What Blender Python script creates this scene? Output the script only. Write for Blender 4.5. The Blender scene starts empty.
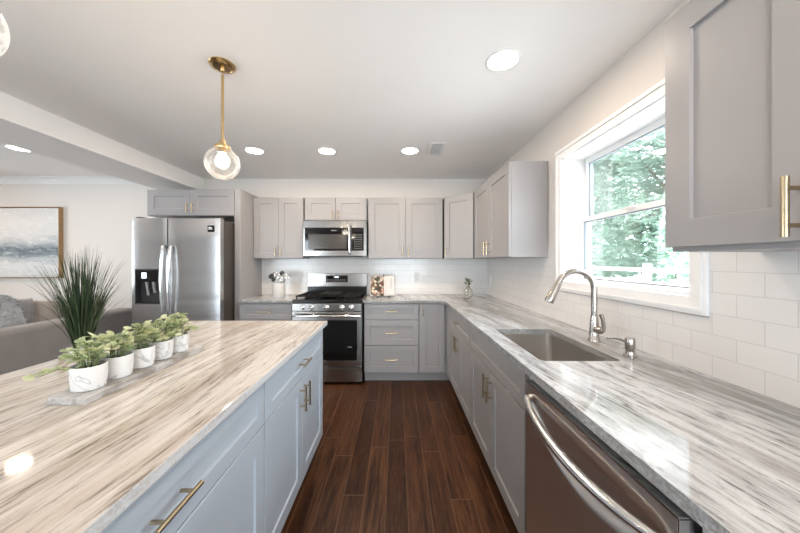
import bpy, bmesh, math, random
from mathutils import Vector, Matrix
C = bpy.context.scene.collection
S = bpy.context.scene
PI = math.pi
R = math.radians
random.seed(4)

# ------------------------------------------------------------------ camera, world, sun, exposure
EYE = 1.338
cam = bpy.data.cameras.new('camera')
camo = bpy.data.objects.new('camera', cam); C.objects.link(camo)
camo.location = (0, 0, EYE); camo.rotation_euler = (R(90), 0, 0)
cam.sensor_width = 36; cam.lens = 295 / 800 * 36
cam.shift_x = .004375; cam.shift_y = -.00625
cam.clip_start = .02
S.camera = camo
S.view_settings.view_transform = 'Standard'; S.view_settings.look = 'None'
S.view_settings.gamma = 1; S.view_settings.use_curve_mapping = False
S.view_settings.exposure = 0.33
CAN_W = 7.5        # watts of one recessed ceiling lamp
PEND_W = 19.0       # watts of a pendant bulb
w = bpy.data.worlds.new('world'); S.world = w; w.use_nodes = True
wb = w.node_tree.nodes['Background']
wb.inputs[0].default_value = (.86, .925, 1.0, 1); wb.inputs[1].default_value = 13
sun = bpy.data.lights.new('sun', 'SUN'); sun.energy = 15; sun.angle = R(2); sun.color = (1, .96, .9)
suno = bpy.data.objects.new('sun', sun); C.objects.link(suno); suno.rotation_euler = (0, R(-42), R(6))
def portal(loc, rot, sx, sy):
    l = bpy.data.lights.new('daylight_portal', 'AREA'); l.shape = 'RECTANGLE'; l.size = sx; l.size_y = sy
    l.cycles.is_portal = True
    o = bpy.data.objects.new('daylight_portal', l); C.objects.link(o); o.location = loc; o.rotation_euler = rot

# ------------------------------------------------------------------ materials
class NT:
    def __init__(s, name):
        s.m = bpy.data.materials.new(name); s.m.use_nodes = True
        s.t = s.m.node_tree; s.b = s.t.nodes['Principled BSDF']; s.out = s.t.nodes['Material Output']
    def n(s, typ, ins=None, **kw):
        nd = s.t.nodes.new(typ)
        for k, v in kw.items(): setattr(nd, k, v)
        for k, v in (ins or {}).items():
            i = nd.inputs[k]
            if isinstance(v, bpy.types.NodeSocket): s.t.links.new(v, i)
            else: i.default_value = v
        return nd
    def math(s, op, a, b=0.0, c=None):
        ins = {0: a, 1: b}
        if c is not None: ins[2] = c
        return s.n('ShaderNodeMath', ins, operation=op).outputs[0]
    def ramp(s, fac, stops, interp='LINEAR'):
        r = s.n('ShaderNodeValToRGB', {0: fac}); cr = r.color_ramp; cr.interpolation = interp
        while len(cr.elements) < len(stops): cr.elements.new(.5)
        for e, (p, c) in zip(cr.elements, stops):
            e.position = p; e.color = (*c, 1) if len(c) == 3 else c
        return r.outputs[0]
    def mix(s, f, a, b, mode='MIX'):
        m = s.n('ShaderNodeMix', data_type='RGBA', blend_type=mode)
        for i, v in ((0, f), (6, a), (7, b)):
            if isinstance(v, bpy.types.NodeSocket): s.t.links.new(v, m.inputs[i])
            else: m.inputs[i].default_value = v if i == 0 else (*v[:3], 1)
        return m.outputs[2]
    def pos(s): return s.n('ShaderNodeNewGeometry').outputs['Position']
    def obj(s): return s.n('ShaderNodeTexCoord').outputs['Object']
    def map(s, v, scale=(1, 1, 1), rot=(0, 0, 0), loc=(0, 0, 0)):
        return s.n('ShaderNodeMapping', {0: v, 'Scale': scale, 'Rotation': rot, 'Location': loc}).outputs[0]
    def noise(s, v, scale, detail=3, rough=.5, dist=0):
        return s.n('ShaderNodeTexNoise', {'Vector': v, 'Scale': scale, 'Detail': detail, 'Roughness': rough, 'Distortion': dist}).outputs[0]
    def set(s, **kw):
        for k, v in kw.items():
            i = s.b.inputs[k.replace('_', ' ')]
            if isinstance(v, bpy.types.NodeSocket): s.t.links.new(v, i)
            elif isinstance(v, tuple) and len(v) == 3: i.default_value = (*v, 1)
            else: i.default_value = v
        return s
    def bump(s, h, strength=.2, dist=.01):
        s.t.links.new(s.n('ShaderNodeBump', {'Height': h, 'Strength': strength, 'Distance': dist}).outputs[0], s.b.inputs['Normal'])
        return s

def plain(name, col, rough=.5, metal=0, var=.04, scale=6, bump=0, **kw):
    t = NT(name); p = t.obj()
    f = t.noise(p, scale, 3)
    lo = tuple(max(0, c * (1 - var)) for c in col); hi = tuple(c * (1 + var) for c in col)
    t.set(Base_Color=t.mix(f, lo, hi), Roughness=rough, Metallic=metal, **kw)
    if bump: t.bump(t.noise(p, 60, 3), bump, .004)
    return t.m

def steel(name, col, rough, stretch, bump=.03, wav=(.25, .25, 3.2)):
    t = NT(name); p = t.obj()
    f = t.noise(t.map(p, stretch), 8, 3)
    t.set(Base_Color=t.mix(f, tuple(c * .97 for c in col), tuple(c * 1.02 for c in col)), Metallic=1.0,
          Roughness=t.n('ShaderNodeMapRange', {0: f, 3: rough * .92, 4: rough * 1.08}).outputs[0])
    if bump: t.bump(t.noise(t.map(p, wav), 1.7, 1), bump, .08)
    return t.m

def stone(name, base, light, tan, mid, dark, slant, shift, edge=0.0, band=None, edgelit=None, brk=1.0):
    """quartzite with fine parallel streaks running along the slab"""
    t = NT(name); p = t.map(t.pos(), loc=shift)
    sp = t.n('ShaderNodeSeparateXYZ', {0: p}); x, y, z = sp.outputs
    wl = t.noise(t.map(p, (1.1, .8, 1)), 1.0, 2)
    u = t.math('ADD', t.math('ADD', x, t.math('MULTIPLY', y, slant)), t.math('MULTIPLY', t.math('SUBTRACT', wl, .5), .16))
    def st(sx, sy, dt, rg, o=0.0):
        v = t.n('ShaderNodeCombineXYZ', {0: t.math('MULTIPLY', u, sx), 1: t.math('ADD', t.math('MULTIPLY', y, sy * brk), o), 2: t.math('MULTIPLY', z, sx)}).outputs[0]
        return t.noise(v, 1.0, dt, rg)
    a = st(11, 1.1, 4, .62); b = st(50, 2.4, 6, .70, 3); c = st(105, 8, 5, .72, 7); big = st(7, .45, 4, .55, 11); f = st(150, 40, 3, .7, 17)
    col = t.ramp(a, [(.32, tan), (.45, base), (.56, light), (.68, base), (.78, tan)])
    col = t.mix(t.ramp(b, [(.50, (0, 0, 0)), (.64, (.62, .62, .62))]), col, mid)
    col = t.mix(t.ramp(b, [(.30, (.75, .75, .75)), (.42, (0, 0, 0))]), col, light)
    col = t.mix(t.math('MULTIPLY', t.ramp(big, [(.56, (0, 0, 0)), (.64, (.8, .8, .8)), (.72, (.3, .3, .3))]), t.ramp(c, [(.3, (.35, .35, .35)), (.6, (1, 1, 1))])), col, mid)
    thin = t.math('MULTIPLY', t.ramp(c, [(.50, (0, 0, 0)), (.62, (1, 1, 1))]), t.ramp(b, [(.42, (.0, .0, .0)), (.58, (.9, .9, .9))]))
    col = t.mix(thin, col, dark)
    col = t.mix(t.ramp(f, [(.56, (0, 0, 0)), (.75, (.45, .45, .45))]), col, mid)
    nz = t.n('ShaderNodeSeparateXYZ', {0: t.n('ShaderNodeNewGeometry').outputs['True Normal']}).outputs[2]
    if band is not None:      # a broad darker vein
        d = t.math('ABSOLUTE', t.math('SUBTRACT', u, band))
        bm_ = t.ramp(d, [(.0, (.85, .85, .85)), (.05, (.75, .75, .75)), (.13, (0, 0, 0))])
        col = t.mix(t.math('MULTIPLY', bm_, t.ramp(b, [(.36, (.25, .25, .25)), (.56, (1, 1, 1))])), col, mid)
    if edge:                  # rough-broken crystalline slab edge; the island's edge colour is painted window light
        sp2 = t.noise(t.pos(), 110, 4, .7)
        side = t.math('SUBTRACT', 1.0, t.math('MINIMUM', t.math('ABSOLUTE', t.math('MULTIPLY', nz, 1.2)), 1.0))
        col = t.mix(t.math('MULTIPLY', t.math('MULTIPLY', side, edge), t.ramp(sp2, [(.40, (.35, .35, .35)), (.58, (1, 1, 1))])), col, edgelit or mid)
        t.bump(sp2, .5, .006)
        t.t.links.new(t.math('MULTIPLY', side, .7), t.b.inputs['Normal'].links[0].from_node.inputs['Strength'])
    t.set(Base_Color=col, Roughness=.06, Specular_IOR_Level=.35)
    return t.m

def tile_mat():
    t = NT('white_subway_tile'); p = t.pos()
    sx = t.n('ShaderNodeSeparateXYZ', {0: p})
    u = t.math('ADD', sx.outputs[0], sx.outputs[1])
    uv = t.n('ShaderNodeCombineXYZ', {0: u, 1: t.math('SUBTRACT', sx.outputs[2], .914)}).outputs[0]
    br = t.n('ShaderNodeTexBrick', {'Vector': uv, 'Color1': (.72, .705, .69, 1), 'Color2': (.745, .73, .715, 1), 'Mortar': (.60, .59, .58, 1),
             'Scale': 1.0, 'Mortar Size': .0016, 'Mortar Smooth': .3, 'Brick Width': .155, 'Row Height': .0775}, offset=.5)
    t.set(Base_Color=br.outputs[0], Roughness=.18)
    t.bump(t.math('SUBTRACT', 1.0, br.outputs[1]), .35, .002)
    return t.m

def wood_floor():
    t = NT('dark_hardwood_planks'); p = t.pos()
    s = t.n('ShaderNodeSeparateXYZ', {0: p}); x, y = s.outputs[0], s.outputs[1]
    PW, PL = .122, 1.15
    xi = t.math('DIVIDE', t.math('ADD', x, .06), PW); ix = t.math('FLOOR', xi); fx = t.math('FRACT', xi)
    rnd = t.n('ShaderNodeTexWhiteNoise', {1: ix}, noise_dimensions='1D').outputs[0]
    yi = t.math('ADD', t.math('DIVIDE', y, PL), t.math('MULTIPLY', rnd, 7.0)); iy = t.math('FLOOR', yi); fy = t.math('FRACT', yi)
    idv = t.n('ShaderNodeCombineXYZ', {0: ix, 1: iy}).outputs[0]
    pr = t.n('ShaderNodeTexWhiteNoise', {0: idv}, noise_dimensions='2D').outputs[0]
    off = t.n('ShaderNodeVectorMath', {0: idv, 1: (3.1, 1.7, 0)}, operation='MULTIPLY').outputs[0]
    q = t.n('ShaderNodeVectorMath', {0: p, 1: off}, operation='ADD').outputs[0]
    g1 = t.noise(t.map(q, (38, 2.2, 1)), 1.0, 6, .68, .6)
    g2 = t.noise(t.map(q, (120, 9, 1)), 1.0, 3, .6)
    base = t.ramp(pr, [(0, (.050, .0185, .0075)), (.5, (.080, .031, .0125)), (1, (.130, .055, .0235))])
    col = t.mix(t.ramp(g1, [(.38, (1, 1, 1)), (.62, (0, 0, 0))]), base, (.020, .0075, .0035))
    col = t.mix(t.ramp(g2, [(.5, (0, 0, 0)), (.75, (.35, .35, .35))]), col, (.17, .085, .045))
    ex = t.math('MULTIPLY', t.math('MINIMUM', fx, t.math('SUBTRACT', 1.0, fx)), PW)
    ey = t.math('MULTIPLY', t.math('MINIMUM', fy, t.math('SUBTRACT', 1.0, fy)), PL)
    e = t.math('MINIMUM', ex, ey)
    gap = t.n('ShaderNodeMapRange', {0: e, 1: .0008, 2: .0026, 3: 0.0, 4: 1.0}).outputs[0]
    bev = t.ramp(e, [(0, (1, 1, 1)), (.004, (0, 0, 0))])
    col = t.mix(t.math('MULTIPLY', bev, .6), col, (.20, .11, .06))
    t.set(Base_Color=col, Roughness=t.n('ShaderNodeMapRange', {0: g1, 3: .26, 4: .42}).outputs[0], Specular_IOR_Level=.24)
    h = t.math('ADD', t.math('MULTIPLY', g1, .35), gap)
    t.bump(h, .3, .003)
    return t.m

def emit(name, col, strength):
    t = NT(name); t.set(Base_Color=col, Emission_Color=col, Emission_Strength=strength, Roughness=.4); return t.m

def clear_glass(name, tint=(1, 1, 1), refl=.12, rim=.0, bump=0):
    t = NT(name); tr = t.n('ShaderNodeBsdfTransparent', {0: (*tint, 1)}).outputs[0]
    gl = t.n('ShaderNodeBsdfGlossy', {'Roughness': .02})
    lw = t.n('ShaderNodeLayerWeight', {0: .25})
    fac = t.math('ADD', t.math('MULTIPLY', lw.outputs[0], .8), refl * .3)
    if bump:
        p = t.obj()
        h = t.n('ShaderNodeTexVoronoi', {'Vector': p, 'Scale': 55.0}).outputs[0]
        bp = t.n('ShaderNodeBump', {'Height': h, 'Strength': bump, 'Distance': .01}).outputs[0]
        t.t.links.new(bp, gl.inputs['Normal'])
        spots = t.ramp(h, [(.10, (1, 1, 1)), (.2, (0, 0, 0))])
        fac = t.math('ADD', fac, t.math('MULTIPLY', spots, .5))
    m = t.n('ShaderNodeMixShader', {0: t.math('MINIMUM', fac, 1.0), 1: tr, 2: gl.outputs[0]}).outputs[0]
    if rim:
        tl = t.n('ShaderNodeBsdfTranslucent', {0: (1, .98, .95, 1)}).outputs[0]
        df = t.n('ShaderNodeBsdfDiffuse', {0: (1, .98, .95, 1)}).outputs[0]
        ad = t.n('ShaderNodeMixShader', {0: .5, 1: tl, 2: df}).outputs[0]
        f2 = t.math('ADD', t.math('MULTIPLY', t.math('POWER', lw.outputs[1], 2.0), rim), rim * .12)
        m = t.n('ShaderNodeMixShader', {0: t.math('MINIMUM', f2, 1.0), 1: m, 2: ad}).outputs[0]
    t.t.links.new(m, t.out.inputs[0]); return t.m

def art_mat():
    t = NT('seascape_paint'); p = t.obj()
    s = t.n('ShaderNodeSeparateXYZ', {0: p})
    n1 = t.noise(t.map(p, (1.2, 1, 4)), 2.2, 6, .6)
    z = t.math('ADD', s.outputs[2], t.math('MULTIPLY', t.math('SUBTRACT', n1, .5), .34))
    col = t.ramp(t.math('DIVIDE', z, .905), [(0, (.52, .54, .55)), (.16, (.62, .63, .63)), (.27, (.42, .45, .47)), (.345, (.20, .24, .27)), (.40, (.13, .165, .19)), (.47, (.34, .38, .41)), (.56, (.62, .62, .61)), (.8, (.68, .67, .65)), (1, (.60, .59, .58))])
    n2 = t.noise(t.map(p, (3, 1, 9)), 3.0, 6, .65)
    col = t.mix(t.ramp(n2, [(.52, (0, 0, 0)), (.72, (.6, .6, .6))]), col, (.82, .81, .78))
    t.set(Base_Color=col, Roughness=.7); t.bump(n2, .3, .004); return t.m

def photo_page():
    t = NT('printed_fruit_picture'); p = t.obj()
    v = t.n('ShaderNodeTexVoronoi', {'Vector': p, 'Scale': 34.0})
    sp = t.n('ShaderNodeSeparateColor', {0: v.outputs['Color']})
    col = t.ramp(sp.outputs[0], [(0, (.035, .045, .02)), (.2, (.30, .07, .05)), (.4, (.72, .40, .28)), (.55, (.80, .66, .50)), (.7, (.06, .07, .03)), (.85, (.86, .80, .70)), (1, (.50, .20, .14))], 'CONSTANT')
    col = t.mix(t.ramp(v.outputs['Distance'], [(.25, (0, 0, 0)), (.75, (.8, .8, .8))]), col, (.05, .035, .025))
    t.set(Base_Color=col, Roughness=.4); return t.m

def marble_pot():
    t = NT('white_marbled_ceramic'); p = t.pos()
    n1 = t.noise(p, 9, 2, .5, 1.2)
    ln = t.math('ABSOLUTE', t.math('SUBTRACT', t.math('FRACT', t.math('MULTIPLY', n1, 5.0)), .5))
    col = t.ramp(ln, [(0, (.40, .41, .43)), (.06, (.64, .645, .65)), (.14, (.72, .72, .72))])
    t.set(Base_Color=col, Roughness=.35); return t.m

def leafmat(name, a, b, rim=None, trans=.25):
    t = NT(name); p = t.pos()
    f = t.n('ShaderNodeNewGeometry').outputs['Random Per Island']
    col = t.ramp(f, [(0, a), (.55, b), (1, rim or b)])
    t.set(Base_Color=col, Roughness=.5, Specular_IOR_Level=.3)
    tl = t.n('ShaderNodeBsdfTranslucent', {0: col}).outputs[0]
    m = t.n('ShaderNodeMixShader', {0: trans, 1: t.b.outputs[0], 2: tl}).outputs[0]
    t.t.links.new(m, t.out.inputs[0]); return t.m

def weathered():
    t = NT('whitewashed_wood'); p = t.pos()
    a = t.noise(t.map(p, (40, 3, 40)), 1, 5, .65); b = t.noise(p, 9, 4, .6)
    col = t.ramp(a, [(.35, (.27, .25, .23)), (.5, (.47, .46, .45)), (.7, (.60, .60, .60))])
    col = t.mix(t.ramp(b, [(.50, (0, 0, 0)), (.64, (.75, .75, .75))]), col, (.20, .165, .14))
    t.set(Base_Color=col, Roughness=.7); t.bump(a, .3, .003); return t.m

M = dict(
    wall=plain('warm_white_paint', (.66, .625, .59), .6, var=.01),
    ceil=plain('ceiling_white_paint', (.92, .90, .885), .7, var=.01),
    trim=plain('white_trim_paint', (.86, .86, .86), .3, var=.01),
    cab=plain('grey_cabinet_paint', (.315, .308, .312), .36, var=.015),
    isl_daylit=plain('island_paint_daylight_tint', (.42, .475, .54), .36, var=.015),  # cabinet grey with blue window daylight mixed into the colour
    cabdark=plain('cabinet_interior_dark', (.10, .10, .105), .6, var=.05),
    brass=steel('brushed_champagne_brass', (.52, .42, .28), .25, (30, 30, 1), 0),
    pend=steel('aged_brass', (.62, .44, .22), .25, (1, 1, 30), 0),
    steel=steel('brushed_stainless', (.36, .35, .34), .19, (1, 1, 60), .02),
    steelf=steel('fridge_stainless', (.52, .525, .53), .25, (1, 1, 60), .10),
    steeldw=steel('dark_brushed_stainless', (.74, .69, .65), .30, (1, 1, 40), .02, (3.0, 3.0, .3)),
    chrome=steel('polished_steel', (.78, .78, .78), .12, (1, 1, 1), 0),
    nickel=steel('brushed_nickel', (.47, .44, .41), .24, (1, 1, 40), 0),
    sinkm=steel('sink_stainless', (.60, .575, .55), .30, (40, 3, 3), .02),
    black=plain('black_enamel', (.010, .010, .010), .2, Specular_IOR_Level=.3),
    iron=plain('black_cast_iron', (.010, .010, .010), .5, bump=.2, Specular_IOR_Level=.2),
    blackglass=plain('black_oven_glass', (.006, .006, .007), .06),
    dark=plain('dark_plastic', (.03, .03, .032), .4),
    darkside=plain('fridge_side_grey', (.06, .052, .048), .4),
    white=plain('white_plastic', (.82, .82, .81), .4),
    ceramic=plain('white_ceramic', (.64, .63, .61), .3),
    grey=plain('grey_print', (.35, .35, .35), .5),
    paper=plain('white_paper', (.66, .65, .635), .7),
    sofa=plain('grey_taupe_velvet', (.255, .235, .225), .85, var=.12, scale=9, bump=.15, Sheen_Weight=.35),
    sofa2=plain('taupe_velvet', (.36, .31, .275), .85, var=.1, scale=9, bump=.15, Sheen_Weight=.3),
    pillow=plain('grey_velvet', (.22, .215, .22), .8, var=.1, Sheen_Weight=.4),
    fluff=plain('grey_shaggy_yarn', (.42, .43, .44), .95, var=.35, scale=40),
    oak=plain('gold_oak_frame', (.36, .215, .10), .45, var=.2, scale=20),
    soil=plain('dark_soil', (.03, .022, .016), .95, bump=.5),
    stemm=plain('green_stem', (.16, .20, .08), .6),
    bark=plain('tree_bark', (.10, .075, .055), .9, var=.3, bump=.5),
    bounce_ground=plain('pale_bounce_ground', (.62, .60, .57), .9, var=.1),
    vinyl=plain('white_vinyl', (.85, .85, .86), .4),
    gask=plain('grey_window_gasket', (.22, .25, .28), .6),
    rubber=plain('dark_toe_board', (.055, .048, .045), .6),
    island=stone('beige_brown_quartzite', (.61, .56, .505), (.71, .675, .63), (.55, .485, .425), (.41, .35, .295), (.17, .135, .11), -.06, (0, 0, 0), .95, None, (.62, .66, .70)),  # pale blue edge colour paints in window light
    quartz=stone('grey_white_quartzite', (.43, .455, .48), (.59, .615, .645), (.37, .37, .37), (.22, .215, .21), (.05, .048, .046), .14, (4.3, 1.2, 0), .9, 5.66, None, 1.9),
    tile=tile_mat(), floor=wood_floor(),
    lens=emit('lamp_lens', (1, .95, .88), 14.0), bulb=emit('pendant_bulb', (1, .90, .76), 12.0),
    led=emit('display_glow', (.75, .85, 1), .8),
    glass=clear_glass('window_glass', (.98, 1, 1), .12), globe=clear_glass('seeded_globe_glass', (.99, .98, .97), .12, .22, .5),
    jar=clear_glass('textured_jar_glass', (.96, .96, .95), .2, .9, .4),
    art=art_mat(), page=photo_page(), pot=marble_pot(), board=weathered(),
    succ=leafmat('succulent_leaf', (.34, .44, .28), (.66, .70, .42), (.90, .90, .74), .45),
    grassm=leafmat('onion_grass_blade', (.010, .022, .010), (.025, .05, .02), (.06, .085, .035), .1),
    tree=leafmat('tree_leaf', (.14, .24, .18), (.26, .38, .30), (.44, .54, .46), .5),
    sprig=leafmat('sprig_leaf', (.06, .09, .05), (.13, .16, .09)),
)

# ------------------------------------------------------------------ mesh helpers
class MB:
    def __init__(s): s.v = []; s.f = []
    def add(s, vs, fs):
        k = len(s.v); s.v += [tuple(v) for v in vs]; s.f += [tuple(i + k for i in f) for f in fs]; return s
    def box(s, x0, x1, y0, y1, z0, z1):
        return s.add([(x0, y0, z0), (x1, y0, z0), (x1, y1, z0), (x0, y1, z0), (x0, y0, z1), (x1, y0, z1), (x1, y1, z1), (x0, y1, z1)],
                     [(3, 2, 1, 0), (4, 5, 6, 7), (0, 1, 5, 4), (1, 2, 6, 5), (2, 3, 7, 6), (3, 0, 4, 7)])
    def tube(s, pts, r, n=12, cap=True):
        pts = [Vector(p) for p in pts]; m = len(pts)
        rs = r if isinstance(r, (list, tuple)) else [r] * m
        T = [(pts[min(i + 1, m - 1)] - pts[max(i - 1, 0)]).normalized() for i in range(m)]
        a = Vector((0, 0, 1)) if abs(T[0].z) < .9 else Vector((1, 0, 0))
        U = (a - T[0] * a.dot(T[0])).normalized(); vs = []
        for i in range(m):
            U = (U - T[i] * U.dot(T[i])).normalized(); W = T[i].cross(U)
            for k in range(n):
                t = 2 * PI * k / n; vs.append(pts[i] + (U * math.cos(t) + W * math.sin(t)) * rs[i])
        fs = [(i * n + k, i * n + (k + 1) % n, (i + 1) * n + (k + 1) % n, (i + 1) * n + k) for i in range(m - 1) for k in range(n)]
        if cap: fs += [tuple(range(n - 1, -1, -1)), tuple((m - 1) * n + k for k in range(n))]
        return s.add(vs, fs)
    def lathe(s, prof, n=32, c=(0, 0, 0), cap0=True, cap1=True):
        vs = [(c[0] + r * math.cos(2 * PI * k / n), c[1] + r * math.sin(2 * PI * k / n), c[2] + z) for r, z in prof for k in range(n)]
        m = len(prof)
        fs = [(i * n + k, i * n + (k + 1) % n, (i + 1) * n + (k + 1) % n, (i + 1) * n + k) for i in range(m - 1) for k in range(n)]
        if cap0: fs.append(tuple(range(n - 1, -1, -1)))
        if cap1: fs.append(tuple((m - 1) * n + k for k in range(n)))
        return s.add(vs, fs)
    def shaker(s, x0, x1, z0, z1, t=.02, st=.065, rec=.009, e=.0018):
        """door or drawer front: front face at y=0, back at y=t, recessed flat panel"""
        st = min(st, (x1 - x0) * .3, (z1 - z0) * .31)
        def ring(i, y): return [(x0 + i, y, z0 + i), (x1 - i, y, z0 + i), (x1 - i, y, z1 - i), (x0 + i, y, z1 - i)]
        rings = [ring(0, t), ring(0, e), ring(e, 0), ring(st, 0), ring(st + .0028, rec), ]
        vs = [v for r_ in rings for v in r_]; fs = [(3, 2, 1, 0)[::-1]]
        for i in range(len(rings) - 1):
            for k in range(4): fs.append((i * 4 + k, i * 4 + (k + 1) % 4, (i + 1) * 4 + (k + 1) % 4, (i + 1) * 4 + k))
        j = (len(rings) - 1) * 4; fs.append((j, j + 1, j + 2, j + 3))
        return s.add(vs, fs)
    def prism(s, poly, z0, z1):
        n = len(poly)
        return s.add([(x, y, z0) for x, y in poly] + [(x, y, z1) for x, y in poly],
                     [tuple(range(n - 1, -1, -1)), tuple(range(n, 2 * n))] + [(k, (k + 1) % n, n + (k + 1) % n, n + k) for k in range(n)])
    def xf(s, mat):
        s.v = [tuple(mat @ Vector(v)) for v in s.v]; return s
    def build(s, name, mat, parent=None, loc=None, bevel=0, smooth=False, seg=2, fix=True):
        me = bpy.data.meshes.new(name); me.from_pydata(s.v, [], s.f)
        if fix:
            bm = bmesh.new(); bm.from_mesh(me); bmesh.ops.recalc_face_normals(bm, faces=bm.faces); bm.to_mesh(me); bm.free()
        me.materials.append(M[mat] if isinstance(mat, str) else mat)
        if smooth:
            for p in me.polygons: p.use_smooth = True
            me.set_sharp_from_angle(angle=R(40))
        o = bpy.data.objects.new(name, me); C.objects.link(o)
        if parent: o.parent = parent
        if loc: o.location = loc
        if bevel:
            b = o.modifiers.new('edge', 'BEVEL'); b.width = bevel; b.segments = seg; b.limit_method = 'ANGLE'; b.angle_limit = R(40)
        return o
def box(*a): return MB().box(*a)

def thing(name, label, cat, loc=(0, 0, 0), rz=0, group=None):
    o = bpy.data.objects.new(name, None); C.objects.link(o); o.location = loc; o.rotation_euler = (0, 0, R(rz)); o.empty_display_size = .1
    o['label'] = label; o['category'] = cat
    if group: o['group'] = group
    return o
def tag(o, label, cat, group=None):
    o['label'] = label; o['category'] = cat
    if group: o['group'] = group
    return o
def struct(o): o['kind'] = 'structure'; return o
def copy_tree(o, parent=None):
    c = o.copy(); C.objects.link(c)
    if parent: c.parent = parent
    for ch in list(o.children): copy_tree(ch, c)
    return c

# ------------------------------------------------------------------ the room
XW, YB, ZC = 1.17, 3.79, 2.40           # window wall, range wall, ceiling
XL, YR = -6.6, -3.4
struct(box(XL, XW + .2, YR - .2, YB + .2, -.06, 0).build('floor', 'floor'))
struct(box(XL - .2, XW + .2, YR - .2, YB + .2, ZC, ZC + .12).build('ceiling', 'ceil'))
wbk = struct(box(XL - .2, XW + .2, YB, YB + .15, 0, ZC).build('wall_back', 'wall'))
m = MB().box(XL - .2, XL, YR, .4, 0, ZC).box(XL - .2, XL, 2.1, YB, 0, ZC).box(XL - .2, XL, .4, 2.1, 0, .65).box(XL - .2, XL, .4, 2.1, 2.1, ZC)
struct(m.build('wall_left', 'wall'))
m = MB().box(XL - .12, XL - .06, .4, .46, .65, 2.1).box(XL - .12, XL - .06, 2.04, 2.1, .65, 2.1).box(XL - .12, XL - .06, 1.22, 1.28, .65, 2.1)
m.box(XL - .12, XL - .06, .46, 2.04, .65, .71).box(XL - .12, XL - .06, .46, 2.04, 2.04, 2.1)
fr = struct(m.build('window_4', 'trim'))  # unseen window, added to throw daylight across to the aisle side
box(XL - .095, XL - .09, .46, 2.04, .71, 2.04).build('window_glass', 'glass', fr)
# window opening in the right wall
WY0, WY1, WZ0, WZ1 = 1.155, 2.078, 1.188, 2.064
m = MB().box(XW, XW + .2, YR, WY0, 0, ZC).box(XW, XW + .2, WY1, YB, 0, ZC).box(XW, XW + .2, WY0, WY1, 0, WZ0).box(XW, XW + .2, WY0, WY1, WZ1, ZC)
wrt = struct(m.build('wall_right', 'wall'))
# rear wall with two unseen glazed openings added to let in fill daylight
m = MB().box(XL - .2, -4.3, YR - .15, YR, 0, ZC).box(-2.9, -.75, YR - .15, YR, 0, ZC).box(1.1, XW + .2, YR - .15, YR, 0, ZC)
m.box(-4.3, -2.9, YR - .15, YR, 2.15, ZC).box(-.75, 1.1, YR - .15, YR, 2.15, ZC).box(-4.3, -2.9, YR - .15, YR, 0, .04).box(-.75, 1.1, YR - .15, YR, 0, .04)
struct(m.build('wall_rear', 'wall'))
portal((-3.6, YR - .16, 1.1), (R(90), 0, 0), 1.4, 2.11)
portal((XL - .21, 1.25, 1.38), (0, R(-90), 0), 1.45, 1.7)
portal((.175, YR - .16, 1.1), (R(90), 0, 0), 1.85, 2.11)
portal((XW + .22, (WY0 + WY1) / 2, (WZ0 + WZ1) / 2), (0, R(90), 0), WZ1 - WZ0, WY1 - WY0)
for i, (a, b) in enumerate(((-4.3, -2.9), (-.75, 1.1))):
    f = MB()
    for x in ([a, (a + b) / 2 - .03, b - .06]): f.box(x, x + .06, YR - .10, YR - .04, .04, 2.15)
    f.box(a, b, YR - .10, YR - .04, .04, .10).box(a, b, YR - .10, YR - .04, 2.09, 2.15)
    fr = struct(f.build('window_%d' % (i + 2), 'trim'))  # unseen fill window, added to brighten the room
    box(a + .06, b - .06, YR - .075, YR - .070, .1, 2.09).build('window_glass', 'glass', fr)
struct(box(-2.975, -2.47, YR, YB, 2.233, ZC).build('ceiling_beam', 'ceil'))
# crown moulding in the living area
prof = [(0, 0), (.012, 0), (.02, .012), (.035, .018), (.07, .05), (.09, .056), (.11, .060), (.11, .066), (0, .066)]
m = MB(); n = len(prof)
m.add([(x, YB - a, ZC - .066 + z) for x in (XL, -2.975) for a, z in prof],
      [tuple(range(n)), tuple(range(2 * n - 1, n - 1, -1))] + [(k, n + k, n + (k + 1) % n, (k + 1) % n) for k in range(n)])
struct(m.build('trim_1', 'trim'))
struct(box(XL, -2.80, YB - .015, YB, 0, .11).build('baseboard_back', 'trim', bevel=.004))
# tiled splashbacks
TS = 1.372
box(-1.727, XW - .008, YB - .008, YB, .9145, TS).build('tile_backsplash', 'tile', wbk)
m = MB().box(XW - .008, XW, 2.27, YB - .008, .9145, TS).box(XW - .008, XW, 2.138, 2.27, .9145, 1.455)
m.box(XW - .008, XW, 1.096, 2.138, .9145, 1.128).box(XW - .008, XW, .95, 1.096, .9145, 1.455).box(XW - .008, XW, -.6, .95, .9145, TS)
m.build('tile_backsplash', 'tile', wrt)

# kitchen window: casing, jamb liner, two sashes, glass
win = bpy.data.objects.new('window_1', None); C.objects.link(win); win['kind'] = 'structure'
win.location = (XW, 1.617, 1.63)
def W(x0, x1, y0, y1, z0, z1): return (x0 - XW, x1 - XW, y0 - 1.617, y1 - 1.617, z0 - 1.63, z1 - 1.63)
CY0, CY1, CZ0, CZ1 = 1.096, 2.138, 1.135, 2.124
c = MB()
for i0, j, t in ((.0, .014, .020), (.014, .024, .026), (.024, .066, .018)):       # stepped profile
    c.box(*W(XW - t, XW, CY0 + i0, CY0 + j, CZ0 + i0, CZ1 - i0)).box(*W(XW - t, XW, CY1 - j, CY1 - i0, CZ0 + i0, CZ1 - i0))
    c.box(*W(XW - t, XW, CY0 + j, CY1 - j, CZ1 - j, CZ1 - i0)).box(*W(XW - t, XW, CY0 + j, CY1 - j, CZ0 + i0, CZ0 + j))
c.build('window_casing', 'trim', win)
j = MB(); X1 = XW + .19
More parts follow.
